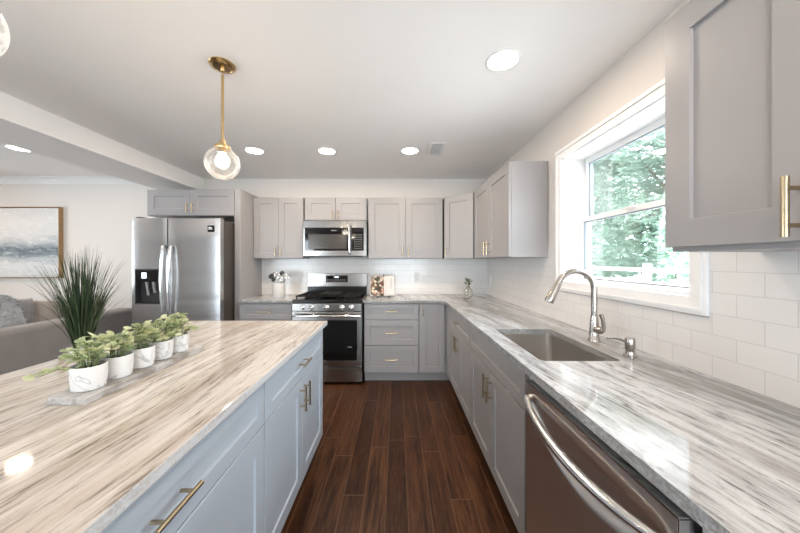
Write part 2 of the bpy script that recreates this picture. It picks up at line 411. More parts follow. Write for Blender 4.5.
j.box(*W(XW - .004, X1, WY0, WY0 + .012, WZ0, WZ1)).box(*W(XW - .004, X1, WY1 - .012, WY1, WZ0, WZ1))
j.box(*W(XW - .004, X1, WY0, WY1, WZ1 - .012, WZ1)).box(*W(XW - .012, X1, WY0, WY1, WZ0, WZ0 + .006))
j.build('window_jamb', 'trim', win)
def sash(x, z0, z1, bot, top):
    y0, y1 = WY0 + .014, WY1 - .014; s_ = MB(); st = .034
    s_.box(*W(x, x + .03, y0, y0 + st, z0, z1)).box(*W(x, x + .03, y1 - st, y1, z0, z1))
    s_.box(*W(x, x + .03, y0 + st, y1 - st, z0, z0 + bot)).box(*W(x, x + .03, y0 + st, y1 - st, z1 - top, z1))
    o = s_.build('window_sash', 'trim', win, bevel=.003)
    gk = MB(); a0, a1, b0, b1 = y0 + st, y1 - st, z0 + bot, z1 - top; e = .006
    gk.box(*W(x + .004, x + .02, a0, a0 + e, b0, b1)).box(*W(x + .004, x + .02, a1 - e, a1, b0, b1)).box(*W(x + .004, x + .02, a0 + e, a1 - e, b0, b0 + e)).box(*W(x + .004, x + .02, a0 + e, a1 - e, b1 - e, b1))
    gk.build('gasket', 'gask', o)
    box(*W(x + .013, x + .017, y0 + st, y1 - st, z0 + bot, z1 - top)).build('window_glass', 'glass', o)
sash(XW + .115, WZ0 + .0065, 1.640, .026, .03)
sash(XW + .150, 1.612, WZ1 - .012, .03, .036)
box(*W(XW + .10, XW + .114, 1.58, 1.65, 1.628, 1.640)).build('sash_lock', 'white', win, bevel=.002)

# ------------------------------------------------------------------ outside the window
struct(box(XW + .3, 30, -14, 26, -.35, -.30).build('ground', 'bounce_ground'))  # unseen ground, made pale to bounce sunlight onto the ceiling
fe = thing('vinyl_fence', 'white vinyl rail fence in the garden beyond the kitchen window', 'fence', (4.6, 1.0, -.3))
m = MB()
for z0, z1 in ((1.45, 1.52), (1.22, 1.28), (.5, .56)): m.box(0, .05, 0, 9, z0, z1)
for k in range(56): m.box(.012, .037, .08 + k * .16, .15 + k * .16, .52, 1.24)
m.build('fence_panel', 'vinyl', fe)
for k in range(5): box(-.02, .08, k * 2.2, .1 + k * 2.2, 0, 1.60).build('fence_post', 'vinyl', fe, bevel=.01)
TL = ['broad pale leafy tree seen through the window, behind the white fence', 'tall tree filling the far side of the window view', 'leafy tree set further back beyond the fence', 'leafy tree standing between the broad pale tree and the far trees', 'low leafy bush just behind the near stretch of white fence']
def tree(i, loc, h, rad, nleaf, sz):
    rnd = random.Random(50 + i)
    t = thing('bushy_shrub' if i == 4 else 'leafy_tree', TL[i], 'bush' if i == 4 else 'tree', loc)
    tr = MB().tube([(0, 0, 0), (.05, 0, h * .35), (-.05, .05, h * .7)], [.12, .09, .05], 8)
    for k in range(7):
        a = rnd.uniform(0, 6.28); z = h * rnd.uniform(.25, .6)
        tr.tube([(0, 0, z), (math.cos(a) * rad * .5, math.sin(a) * rad * .5, z + h * .18)], [.05, .015], 6)
    tr.build('trunk', 'bark', t, smooth=True)
    lv = MB(); lob = [(rnd.uniform(-.6, .6) * rad, rnd.uniform(-.7, .7) * rad, rnd.uniform(.18, .85) * h, rnd.uniform(.35, .6) * rad) for _ in range(16)]
    for k in range(nleaf):
        lx, ly, lz, lr = rnd.choice(lob)
        d = Vector((rnd.gauss(0, 1), rnd.gauss(0, 1), rnd.gauss(0, 1))).normalized() * lr * rnd.uniform(.55, 1.05)
        p = Vector((lx, ly, lz)) + d
        if p.z < .1: continue
        u = Vector((rnd.gauss(0, 1), rnd.gauss(0, 1), rnd.gauss(0, .6))).normalized(); v = u.orthogonal().normalized()
        s_ = sz * rnd.uniform(.6, 1.3)
        lv.add([p - u * s_, p + v * s_ * .45, p + u * s_, p - v * s_ * .45], [(0, 1, 2, 3)])
    lv.build('foliage', 'tree', t, fix=False)
tree(0, (6.7, 7.0, -.3), 5.2, 1.5, 6500, .10)
tree(1, (7.3, 11.3, -.3), 7.0, 1.9, 6500, .13)
tree(2, (10.9, 15.2, -.3), 8.0, 2.4, 6500, .15)
tree(3, (9.6, 8.6, -.3), 6.0, 1.7, 6000, .11)
tree(4, (5.75, 4.7, -.3), 2.2, .8, 4500, .06)

# ------------------------------------------------------------------ cabinets
def handle(parent, kind, a, b, L, yf=0, r=.006):
    """bar pull standing off the front; a,b = centre (x,z); kind v or h"""
    m = MB(); off = yf - .032; q = L * .31
    if kind == 'v':
        m.tube([(a, off, b - L / 2), (a, off, b + L / 2)], r, 14)
        for s in (-q, q): m.tube([(a, yf + .001, b + s), (a, off, b + s)], r * .75, 10)
    else:
        m.tube([(a - L / 2, off, b), (a + L / 2, off, b)], r, 14)
        for s in (-q, q): m.tube([(a + s, yf + .001, b), (a + s, off, b)], r * .75, 10)
    return m.build('handle', 'brass', parent, smooth=True)
def fronts_on(t, fronts, st, mat='cab'):
    for kind, x0, x1, z0, z1, hd in fronts:
        d = MB().shaker(x0, x1, z0, z1, st=st).build(kind, mat, t)
        if hd: handle(d, *hd)
def cabinet(name, label, loc, rz, w_, d, z1, fronts, toe=0.0, st=.065, hollow=False, group=None, extra=0.0, mat='cab'):
    t = thing(name, label, 'cabinet', loc, rz, group)
    m = MB()
    if hollow:
        m.box(0, .018, .021, d, toe, z1).box(w_ + extra - .018, w_ + extra, .021, d, toe, z1).box(.018, w_ + extra - .018, .021, d, toe, toe + .018)
        m.box(.018, w_ + extra - .018, d - .012, d, toe + .018, z1).box(.018, w_ + extra - .018, .021, .04, z1 - .20, z1)
    else: m.box(0, w_ + extra, .021, d, toe, z1)
    m.build('carcass', mat, t, bevel=.001)
    if toe: box(0, w_ + extra, .085, d - .01, 0, toe).build('toe_kick', mat, t)
    fronts_on(t, fronts, st, mat)
    return t
U0, U1 = 1.372, 2.11
UF = 3.554
g = .003
# wall cabinets over the range wall
H = U1 - U0
cabinet('wall_cabinet', 'grey two-door wall cabinet between the tall fridge panel and microwave', (-1.725, UF, U0), 0, .602, YB - UF - .009, H,
        [('door', g, .2995, .004, H - .004, ('v', .268, .085, .105)), ('door', .3025, .599, .004, H - .004, ('v', .334, .085, .105))], st=.068)
HM = U1 - 1.832
cabinet('wall_cabinet', 'short grey wall cabinet mounted right above the microwave', (-1.112, UF, 1.832), 0, .757, YB - UF - .009, HM,
        [('door', .012, .377, .004, HM - .004, ('v', .345, .065, .10)), ('door', .381, .745, .004, HM - .004, ('v', .413, .065, .10))], st=.068)
cabinet('wall_cabinet', 'wide grey two-door wall cabinet between microwave and angled corner cabinet', (-.345, UF, U0), 0, .905, YB - UF - .009, H,
        [('door', .010, .4495, .004, H - .004, ('v', .418, .085, .12)), ('door', .4555, .897, .004, H - .004, ('v', .488, .085, .12))], st=.072)
# diagonal corner cabinet
A, B = Vector((.566, UF)), Vector((.862, 3.275)); dv = B - A; L = dv.length; ang = math.degrees(math.atan2(dv.y, dv.x))
t = thing('corner_wall_cabinet', 'grey single-door wall cabinet set at an angle across the corner', 'cabinet', (A.x, A.y, U0), ang)
inv = Matrix.Rotation(-R(ang), 4, 'Z')
def lc(x, y): v = inv @ Vector((x - A.x, y - A.y, 0)); return (v.x, v.y)
nrm = Vector((-dv.y, dv.x)).normalized() * .021
MB().prism([lc(A.x + nrm.x + .002, A.y + nrm.y), lc(B.x + nrm.x, B.y + nrm.y + .002), lc(XW - .009, 3.277), lc(XW - .009, YB - .009), lc(.566, YB - .009)], 0, H).build('carcass', 'cab', t)
fronts_on(t, [('door', .012, L - .012, .004, H - .004, ('v', .045, .085, .11))], .072)
cabinet('wall_cabinet', 'grey two-door wall cabinet on the window wall beside the window', (.862, 3.268, U0), -90, 1.003, XW - .862 - .009, H,
        [('door', g, .499, .004, H - .004, ('v', .455, .09, .125)), ('door', .503, 1.0, .004, H - .004, ('v', .547, .09, .125))], st=.075)
t = cabinet('wall_cabinet', 'large close grey wall cabinet with brass handle over the dishwasher counter', (.86, .942, U0 - .004), -90, .70, XW - .86 - .009, U1 - U0,
        [('door', -.004, .346, .014, H - .002, ('v', .313, .087, .129, 0, .0068)), ('door', .350, .699, .014, H - .002, ('v', .382, .087, .129, 0, .0068))], st=.08)
# cabinet over the fridge and the tall panel beside it
t = cabinet('fridge_cabinet', 'grey two-door cabinet mounted over the stainless fridge', (-2.765, 3.268, 1.845), 0, .968, YB - 3.268 - .001, .295,
            [('door', g, .484, .004, .291, ('v', .455, .085, .10)), ('door', .488, .965, .004, .291, ('v', .517, .085, .10))], st=.072)
tag(box(-1.794, -1.7275, 3.268, YB - .001, 0, 2.14).build('end_panel', 'cab', bevel=.002), 'tall grey panel standing between the fridge and the utensil counter', 'panel')

# base cabinets, range wall
BF, ZB, TK = 3.24, .8815, .112
cabinet('base_cabinet', 'grey drawer base cabinet under the utensil crock counter', (-1.7265, BF, 0), 0, .58, YB - BF - .001, ZB,
        [('drawer', g, .577, .70, .872, ('h', .29, .786, .13)), ('door', g, .2885, .118, .694, ('v', .26, .61, .13)), ('door', .2915, .577, .118, .694, ('v', .32, .61, .13))], TK, .06)
cabinet('drawer_cabinet', 'grey base cabinet with three stacked drawers next to the range', (-.356, BF, 0), 0, .60, YB - BF - .001, ZB,
        [('drawer', g, .597, .70, .872, ('h', .30, .79, .13)), ('drawer', g, .597, .418, .694, ('h', .30, .556, .13)), ('drawer', g, .597, .118, .412, ('h', .30, .265, .13))], TK, .064)
DX = .548
t = thing('corner_base_cabinet', 'grey corner base cabinet with tall narrow doors meeting at the corner', 'cabinet', (.246, BF, 0))
MB().prism([(0, .021), (DX - .246 + .021, .021), (DX - .246 + .021, 3.055 - BF), (XW - .247, 3.055 - BF), (XW - .247, YB - BF - .001), (0, YB - BF - .001)], TK, ZB).build('carcass', 'cab', t)
MB().prism([(0, .085), (DX - .246 + .085, .085), (DX - .246 + .085, 3.055 - BF), (XW - .257, 3.055 - BF), (XW - .257, YB - BF - .01), (0, YB - BF - .01)], 0, TK).build('toe_kick', 'cab', t)
d = MB().shaker(.008, .283, .118, .872, st=.066).build('door', 'cab', t); handle(d, 'v', .045, .80, .11)
d = MB().shaker(.004, .185, .118, .872, st=.055).xf(Matrix.Translation((DX - .246, -.002, 0)) @ Matrix.Rotation(-R(90), 4, 'Z')).build('door', 'cab', t)
# base cabinets, window wall (facing the aisle)
RD = XW - DX - .001
cabinet('base_cabinet', 'grey base cabinet with one drawer over two doors between corner and sink', (DX, 3.053, 0), -90, .866, RD, ZB,
        [('drawer', g, .863, .70, .872, ('h', .433, .79, .11)), ('door', g, .4315, .118, .694, ('v', .40, .60, .14)), ('door', .4345, .863, .118, .694, ('v', .466, .60, .14))], TK, .066)
cabinet('sink_cabinet', 'grey sink base cabinet with blank top panel and two doors beside dishwasher', (DX, 2.185, 0), -90, .93, RD, ZB,
        [('false_front', g, .923, .70, .872, None), ('door', g, .461, .118, .694, ('v', .43, .60, .14)), ('door', .464, .923, .118, .694, ('v', .495, .60, .14))], TK, .066, hollow=True, extra=.075)
cabinet('base_cabinet', 'grey base cabinet continuing past the dishwasher under the near counter end', (.545, .530, 0), -90, .95, XW - .545 - .001, ZB,
        [('drawer', g, .947, .70, .872, ('h', .475, .79, .13)), ('door', g, .4735, .118, .694, ('v', .44, .60, .14)), ('door', .4765, .947, .118, .694, ('v', .51, .60, .14))], TK, .066)

# ------------------------------------------------------------------ counters
CT, CB = .914, .8822
SX0, SX1, SY0, SY1 = .618, .965, 1.257, 1.853
def slab(outer, hole=None, r=.02, z0=CB, z1=CT):
    bm = bmesh.new()
    loops = [outer] + ([hole] if hole else [])
    es = []
    for lp in loops:
        vs = [bm.verts.new((x, y, z1)) for x, y in lp]
        es += [bm.edges.new((vs[k], vs[(k + 1) % len(vs)])) for k in range(len(vs))]
    bmesh.ops.triangle_fill(bm, edges=es, use_beauty=True)
    bmesh.ops.dissolve_limit(bm, angle_limit=.01, verts=bm.verts, edges=bm.edges)
    r_ = bmesh.ops.extrude_face_region(bm, geom=bm.faces[:])
    for v in [q for q in r_['geom'] if isinstance(q, bmesh.types.BMVert)]: v.co.z = z0
    bmesh.ops.recalc_face_normals(bm, faces=bm.faces)
    mb = MB(); bm.verts.ensure_lookup_table(); bm.verts.index_update()
    mb.add([v.co[:] for v in bm.verts], [[v.index for v in f.verts] for f in bm.faces]); bm.free(); return mb
def rounded(x0, x1, y0, y1, r, n=6):
    pts = []
    for cx, cy, a in ((x1 - r, y1 - r, 0), (x0 + r, y1 - r, 90), (x0 + r, y0 + r, 180), (x1 - r, y0 + r, 270)):
        for k in range(n + 1):
            t = R(a + 90 * k / n); pts.append((cx + r * math.cos(t), cy + r * math.sin(t)))
    return pts
CX = .5236
outer = [(-.368, 3.215), (CX - .03, 3.215), (CX, 3.185), (CX, -.45), (XW - .001, -.45), (XW - .001, YB - .001), (-.368, YB - .001)]
o = slab(outer, rounded(SX0, SX1, SY0, SY1, .025)).build('countertop', 'quartz', bevel=.004)
tag(o, 'long L-shaped grey and white veined stone countertop around the sink', 'countertop')
tag(box(-1.727, -1.138, 3.215, YB - .001, CB, CT).build('countertop', 'quartz', bevel=.004), 'short grey veined stone countertop under the white utensil crock', 'countertop')
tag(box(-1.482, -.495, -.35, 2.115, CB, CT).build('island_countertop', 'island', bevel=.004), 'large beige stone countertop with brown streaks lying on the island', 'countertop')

# island cabinets (facing the aisle) and the panelled back
IX = -.52
def island_cab(y0, y1, label, hz):
    w_ = y1 - y0; h = w_ / 2
    return cabinet('island_cabinet', label, (IX, y0, 0), 90, w_, .60, ZB,
        [('drawer', g, w_ - g, .70, .866, ('h', h, .785, .14)), ('door', g, h - .0015, .118, .694, ('v', h - .035, .60, .135)), ('door', h + .0015, w_ - g, .118, .694, ('v', h + .035, .60, .135))], TK, .066, mat='isl_daylit')
island_cab(1.164, 2.085, 'daylight-tinted grey island cabinet with a drawer over two doors, nearer the range', 0)
island_cab(.176, 1.162, 'close daylight-tinted grey island cabinet with long drawer handle in front', 0)
cabinet('island_cabinet', 'daylight-tinted grey island cabinet at the near end of the stone island top', (IX, -.33, 0), 90, .504, .60, ZB,
        [('drawer', g, .501, .70, .866, ('h', .25, .785, .14)), ('door', g, .501, .118, .694, ('v', .45, .60, .135))], TK, .066, mat='isl_daylit')
tag(box(-1.142, -1.1205, -.33, 2.085, 0, ZB).build('island_back_panel', 'isl_daylit', bevel=.001), 'daylight-tinted grey panel closing the back of the stone-topped island', 'panel')

# ------------------------------------------------------------------ sink, faucet, soap dispenser
s_ = thing('kitchen_sink', 'rectangular stainless undermount sink set into the stone countertop', 'sink', ((SX0 + SX1) / 2, (SY0 + SY1) / 2, CB))
def rr(i, z): return [(x - (SX0 + SX1) / 2, y - (SY0 + SY1) / 2, z) for x, y in rounded(SX0 - .004 + i, SX1 + .004 - i, SY0 - .004 + i, SY1 + .004 - i, .03)]
rings = [rr(-.02, -.0005), rr(0, -.0005), rr(.002, -.18), rr(.012, -.207), rr(.04, -.215), rr(.16, -.219)]
n = len(rings[0]); vs = [v for r_ in rings for v in r_]
fs = [(i * n + k, i * n + (k + 1) % n, (i + 1) * n + (k + 1) % n, (i + 1) * n + k) for i in range(len(rings) - 1) for k in range(n)] + [tuple((len(rings) - 1) * n + k for k in range(n))]
o = MB().add(vs, fs).build('bowl', 'sinkm', s_, smooth=True)
sd = o.modifiers.new('sheet', 'SOLIDIFY'); sd.thickness = .0015; sd.offset = -1
MB().lathe([(.0, 0), (.042, 0), (.045, .002), (.034, .003), (.03, .001), (0, .001)], 24, (0, 0, -.2185), False, False).build('drain', 'chrome', s_, smooth=True)

f = thing('kitchen_faucet', 'brushed nickel gooseneck pull-down faucet standing behind the sink', 'faucet', (1.058, 1.579, CT))
MB().lathe([(.029, 0), (.029, .008), (.025, .014), (.0225, .05), (.0205, .09), (.0185, .12), (.0165, .135)], 28).build('body', 'nickel', f, smooth=True)
Rr = .098; zc = .275; pts = [(0, 0, .12), (0, 0, .17), (0, 0, .225)]
for k in range(0, 15):
    a = R(k * 158 / 14); pts.append((-Rr + Rr * math.cos(a), 0, zc + Rr * math.sin(a)))
MB().tube(pts, .0148, 18).build('spout', 'nickel', f, smooth=True)
e = Vector(pts[-1]); dr = (Vector(pts[-1]) - Vector(pts[-2])).normalized()
MB().tube([e - dr * .002, e + dr * .006, e + dr * .035, e + dr * .085, e + dr * .112, e + dr * .118], [.0155, .0165, .018, .0225, .0235, .021], 20).build('spray_head', 'nickel', f, smooth=True)
lv = MB().tube([(0, -.012, .062), (.004, -.045, .066), (.006, -.058, .072)], [.019, .0195, .015], 18)
lv.tube([(.006, -.055, .066), (.008, -.062, .09), (.002, -.064, .125), (-.006, -.062, .152)], [.014, .0105, .009, .0105], 14)
lv.build('lever', 'nickel', f, smooth=True)
sp = thing('soap_dispenser', 'small brushed nickel soap pump on the counter beside the faucet', 'soap dispenser', (1.046, 1.321, CT))
MB().lathe([(.026, 0), (.026, .004), (.0185, .010), (.0165, .022), (.0165, .028), (.0195, .032), (.0195, .076), (.017, .082), (.0, .083)], 24, cap1=False).build('body', 'nickel', sp, smooth=True)
MB().tube([(-.012, 0, .062), (-.04, 0, .074), (-.075, 0, .082), (-.104, 0, .080)], [.006, .0055, .005, .0048], 12).build('spout', 'nickel', sp, smooth=True)

# ------------------------------------------------------------------ dishwasher
DF = .514
dw = thing('dishwasher', 'dark stainless dishwasher with curved bar handle under the counter', 'dishwasher', (DF, 1.169, 0), -90)
wd = .632
box(.004, wd - .004, .03, XW - DF - .01, .10, .872).build('tub_cabinet', 'dark', dw)
# door with a shallow scoop behind the handle
m = MB(); nx, nz = 90, 90; z0, z1 = .125, .866
vs = []
for jz in range(nz + 1):
    z = z0 + (z1 - z0) * jz / nz
    for ix in range(nx + 1):
        u = ix / nx
        lowz = .785 - .105 * (1 - (2 * u - 1) ** 2)
        tz = (z - lowz) / .03
        sc = max(0, min(1, tz)) * max(0, min(1, (.846 - z) / .05)) * min(1, max(0, (1 - abs(2 * u - 1)) * 6))
        vs.append((.002 + (wd - .004) * u, .016 * (sc * sc * (3 - 2 * sc)), z))
m.add(vs, [(j_ * (nx + 1) + i, j_ * (nx + 1) + i + 1, (j_ + 1) * (nx + 1) + i + 1, (j_ + 1) * (nx + 1) + i) for j_ in range(nz) for i in range(nx)])
b0 = len(m.v); m.box(.002, wd - .002, .0175, .028, z0, z1)
o = m.build('door', 'steeldw', dw, smooth=True)
MB().box(.002, wd - .002, .0005, .028, z1, z1 + .004).box(0, .0025, .0005, .028, z0, z1).box(wd - .0025, wd, .0005, .028, z0, z1).build('door_edge', 'chrome', dw)
pts = []
for k in range(25):
    u = k / 24; q = 1 - (2 * u - 1) ** 2
    pts.append((.012 + (wd - .024) * u, -.004 - .036 * q ** .8, .806 - .028 * q))
MB().tube(pts, [.010 + .004 * (1 - (2 * k / 24 - 1) ** 2) for k in range(25)], 14).build('handle', 'chrome', dw, smooth=True)
box(0, wd, .07, .09, 0, .115).build('kick_plate', 'dark', dw)

# ------------------------------------------------------------------ range
RX0, RX1, RF = -1.130, -.374, 3.196
rg = thing('gas_range', 'stainless gas range with black cooktop between grey base cabinets', 'range', (RX0, RF, 0)); rw = RX1 - RX0
box(.003, rw - .003, .035, .575, .03, .905).build('body', 'steel', rg)
for x in (.04, rw - .08): box(x, x + .04, .08, .12, 0, .03).build('foot', 'dark', rg)
box(0, rw, -.012, .034, .800, .884).build('control_panel', 'steel', rg, bevel=.006)
for x in (.114, .211, .373, .540, .641):
    k = MB().tube([(x, -.012, .842), (x, -.018, .842), (x, -.020, .842)], [.030, .030, .026], 24)
    k.tube([(x, -.020, .842), (x, -.046, .842), (x, -.048, .842)], [.0225, .0205, .018], 24).box(x - .004, x + .004, -.053, -.046, .824, .860)
    k.build('knob', 'chrome', rg, smooth=True)
od = MB().box(0, rw, 0, .034, .70, .792).box(0, rw, 0, .034, .195, .262).box(0, .055, 0, .034, .262, .70).box(rw - .055, rw, 0, .034, .262, .70)
odo = od.build('oven_door', 'steel', rg, bevel=.002)
box(.055, rw - .055, .004, .03, .262, .70).build('oven_window', 'blackglass', odo)
box(rw - .16, rw - .11, .003, .0045, .405, .413).build('window_mark', 'grey', odo)
hh = MB().tube([(.012, -.05, .757), (.1, -.058, .757), (rw / 2, -.062, .757), (rw - .1, -.058, .757), (rw - .012, -.05, .757)], .0125, 14)
for x in (.045, rw - .045): hh.tube([(x, 0, .757), (x, -.053, .757)], .010, 10)
hh.build('oven_handle', 'chrome', odo, smooth=True)
box(0, rw, 0, .034, .032, .178).build('storage_drawer', 'steel', rg, bevel=.004)
ck = box(0, rw, -.004, .50, .885, .925).build('cooktop', 'black', rg, bevel=.006)
for x, y in ((.15, .13), (.15, .37), (rw / 2, .25), (rw - .15, .13), (rw - .15, .37)):
    MB().lathe([(.05, .9251), (.052, .933), (.040, .936), (.038, .945), (.0, .947)], 20, (x, y, 0), True, False).build('burner', 'iron', rg, smooth=True)
for x0, x1 in ((.03, .262), (.27, rw - .27), (rw - .262, rw - .03)):
    gm = MB()
    for x in (x0, x1 - .012): gm.box(x, x + .012, .03, .47, .950, .964)
    for y in (.03, .24, .458): gm.box(x0, x1, y, y + .012, .950, .964)
    xm = (x0 + x1) / 2; gm.box(xm - .006, xm + .006, .03, .47, .950, .966)
    for y in (.13, .37): gm.box(x0, x1, y - .005, y + .005, .951, .966)
    for x in (x0, x1 - .012):
        for y in (.03, .458): gm.box(x, x + .012, y, y + .012, .9255, .952)
    gm.build('grate', 'iron', rg, bevel=.002)
xm = rw / 2
box(xm - .11, xm + .11, .05, .45, .967, .980).build('griddle', 'iron', rg, bevel=.006)
bg = box(.012, rw + .002, .53, .575, 1.022, 1.187).build('backguard', 'steel', rg, bevel=.004)
box(.015, rw, .50, .575, .925, 1.021).build('vent_riser', 'black', rg)
dp = box(.24, .515, .5285, .531, 1.075, 1.162).build('display', 'blackglass', bg)
mm = MB()
for i in range(9):
    for k in range(2): mm.box(.255 + i * .027, .268 + i * .027, .5275, .5286, 1.090 + k * .018, 1.096 + k * .018)
mm.build('button_marks', 'grey', dp)
box(.345, .40, .5275, .5286, 1.132, 1.150).build('clock', 'led', dp)

# ------------------------------------------------------------------ microwave
mw = thing('microwave_oven', 'stainless over-the-range microwave with black glass front', 'microwave', (-1.108, 3.50, 1.404)); ww = .752; hh_ = .418
box(0, ww, .02, YB - 3.50 - .009, .0, hh_).build('body', 'dark', mw, bevel=.003)
fr = MB().box(0, ww, 0, .02, .0, .062).box(0, ww, 0, .02, .335, hh_).box(0, .022, 0, .02, .062, .335).box(ww - .034, ww, 0, .02, .062, .335)
fr.build('front_frame', 'steel', mw, bevel=.002)
box(.022, .545, .003, .02, .062, .335).build('door', 'blackglass', mw)
box(.06, .515, .0015, .0035, .085, .255).build('door_window', plain('mesh_window', (.05, .047, .044), .18), mw)
cp = box(.575, ww - .034, .003, .02, .062, .335).build('control_panel', 'blackglass', mw)
for i in range(4):
    for k in range(7): box(.605 + i * .026, .618 + i * .026, .002, .0032, .085 + k * .027, .091 + k * .027).build('key', 'grey', cp)
box(.545, .575, .006, .02, .062, .335).build('door_trim', 'dark', mw)
hm = MB().tube([(.556, -.012, .03), (.556, -.042, .045), (.556, -.050, .12), (.556, -.050, .29), (.556, -.042, .365), (.556, -.012, .38)], .0145, 14)
hm.tube([(.556, 0, .034), (.556, -.02, .034)], .012, 10).tube([(.556, 0, .376), (.556, -.02, .376)], .012, 10)
hm.build('handle', 'chrome', mw, smooth=True)
lm = MB()
for i, wd_ in enumerate((.010, .008, .010, .008, .009)): lm.box(.333 + i * .013, .333 + i * .013 + wd_, .0022, .0032, .296, .308)
lm.build('name_mark', 'grey', mw)
MB().box(.06, ww - .06, .03, .20, -.012, -.0002).build('vent_grille', 'dark', mw)

# ------------------------------------------------------------------ fridge
FX0, FX1, FF = -2.716, -1.805, 3.02
fg = thing('refrigerator', 'stainless side-by-side refrigerator with dispenser and curved handles', 'refrigerator', (FX0, FF, 0)); fw = FX1 - FX0
box(.004, fw - .004, .075, .74, .02, 1.765).build('cabinet_body', 'darkside', fg, bevel=.004)
box(.02, fw - .02, .09, .6, 0, .02).build('base_grille', 'dark', fg)
sp_ = .368
def bowed(x0, x1, z0, z1, hole=None):
    m = MB(); n_ = 14; cols = []
    for k in range(n_ + 1):
        u = k / n_; x = x0 + (x1 - x0) * u
        y = .006 * (2 * u - 1) ** 4
        cols.append((x, y))
    poly = cols + [(x1, .07), (x0, .07)]
    return m.prism(poly, z0, z1)
# freezer door with a recess cut for the dispenser
d1 = MB(); n_ = 14
def col(u): return .002 + (sp_ - .007) * u
dz0, dz1, du0, du1 = .90, 1.262, .11, .79
us = [0, .04, .08, du0, .2, .35, .5, .65, du1, .88, .94, 1]
zs = [.06, dz0, dz1, 1.783]
def yb(u): return .006 * (2 * u - 1) ** 4
vs = [(col(u), yb(u), z) for z in zs for u in us]; nn = len(us); fs = []
for j_ in range(3):
    for i in range(nn - 1):
        if j_ == 1 and us[i] >= du0 - 1e-6 and us[i + 1] <= du1 + 1e-6: continue
        fs.append((j_ * nn + i, j_ * nn + i + 1, (j_ + 1) * nn + i + 1, (j_ + 1) * nn + i))
k0 = len(vs)
vs += [(col(0), .07, .06), (col(1), .07, .06), (col(1), .07, 1.783), (col(0), .07, 1.783)]
top = [3 * nn + i for i in range(nn)]; bot = list(range(nn))
fs += [tuple(top + [k0 + 2, k0 + 3]), tuple(bot[::-1] + [k0, k0 + 1]), tuple([j_ * nn for j_ in range(4)] + [k0 + 3, k0]), tuple([j_ * nn + nn - 1 for j_ in range(3, -1, -1)] + [k0 + 1, k0 + 2]), (k0, k0 + 3, k0 + 2, k0 + 1)]
fd = d1.add(vs, fs).build('freezer_door', 'steelf', fg)
rd = bowed(sp_ + .004, fw - .002, .06, 1.783).build('fridge_door', 'steelf', fg, bevel=.004, smooth=True)
xa, xb = col(du0), col(du1)
MB().box(xa, xa + .006, -.004, .066, dz0, dz1).box(xb - .006, xb, -.004, .066, dz0, dz1).box(xa, xb, -.004, .066, dz0, dz0 + .012).box(xa, xb, -.004, .066, dz1 - .012, dz1).box(xa, xb, .060, .066, dz0, dz1).build('dispenser_recess', 'dark', fd)
dpnl = box(xa + .008, xb - .008, -.006, .02, 1.13, dz1 - .012).build('dispenser_panel', 'blackglass', fd, bevel=.003)
box(xa + .07, xa + .12, -.0072, -.0062, 1.165, 1.225).build('panel_display', 'led', dpnl)
MB().tube([(xa + .10, .02, 1.13), (xa + .10, .03, 1.06), (xa + .10, .045, .99)], [.014, .011, .014], 10).tube([(xa + .17, .02, 1.13), (xa + .17, .03, 1.05), (xa + .17, .045, 1.02)], [.014, .011, .016], 10).build('dispenser_paddles', 'grey', fd, smooth=True)
def fh(x):
    pts = [(x, 0, .755), (x, -.022, .765)]
    for k in range(17):
        u = k / 16; pts.append((x, -.028 - .026 * (1 - (2 * u - 1) ** 2), .775 + .705 * u))
    pts += [(x, -.022, 1.490), (x, 0, 1.50)]
    return MB().tube(pts, .0135, 14)
fh(sp_ - .024).build('handle', 'chrome', fd, smooth=True)
fh(sp_ + .048).build('handle', 'chrome', rd, smooth=True)
st_ = box(fw - .145, fw - .060, .0005, .0035, 1.640, 1.708).build('black_sticker', 'black', rd)
MB().box(fw - .125, fw - .080, -.0002, .0006, 1.667, 1.673).box(fw - .118, fw - .10, -.0002, .0006, 1.678, 1.692).box(fw - .096, fw - .086, -.0002, .0006, 1.678, 1.688).build('sticker_print', 'white', st_)
lm = MB()
for i in range(7): lm.box(fw - .148 + i * .0135, fw - .148 + i * .0135 + .0095, .0005, .0035, 1.728, 1.738)
lm.build('name_mark', 'grey', rd)
for x in (.05, fw - .05): box(x - .03, x + .03, .03, .11, 1.7655, 1.80).build('hinge_cover', 'darkside', fg, bevel=.004)

# ------------------------------------------------------------------ ceiling lamps
def disc_lamp(parent, r, W_, loc, col_=(1, .79, .60)):
    l = bpy.data.lights.new('lamp_glow', 'AREA'); l.shape = 'DISK'; l.size = r * 2; l.energy = W_; l.color = col_
    o = bpy.data.objects.new('lamp_glow', l); C.objects.link(o); o.parent = parent; o.location = loc
def can(x, y, label, W_=CAN_W):
    t = thing('recessed_light', label, 'ceiling light', (x, y, ZC), 0, 'recessed ceiling lights')
    MB().lathe([(.076, -.001), (.088, -.001), (.090, -.004), (.086, -.007), (.079, -.0075), (.076, -.006)], 40, cap0=False, cap1=False).build('trim_ring', 'white', t, smooth=True)
    MB().lathe([(0, -.001), (.076, -.001), (.076, -.0055), (0, -.0055)], 40, cap0=False, cap1=False).build('lens', 'lens', t)
    disc_lamp(t, .072, W_, (0, 0, -.009))
can(.561, 1.555, 'round recessed ceiling light nearest the window, above the sink aisle', 5.5)
can(.129, 2.822, 'round recessed ceiling light beside the ceiling vent')
can(-.667, 2.83, 'round recessed ceiling light in line above the microwave')
can(-1.358, 2.82, 'round recessed ceiling light beside the glass globe pendant')
can(-3.53, 2.76, 'round recessed ceiling light over the sofa past the beam', 3.5)
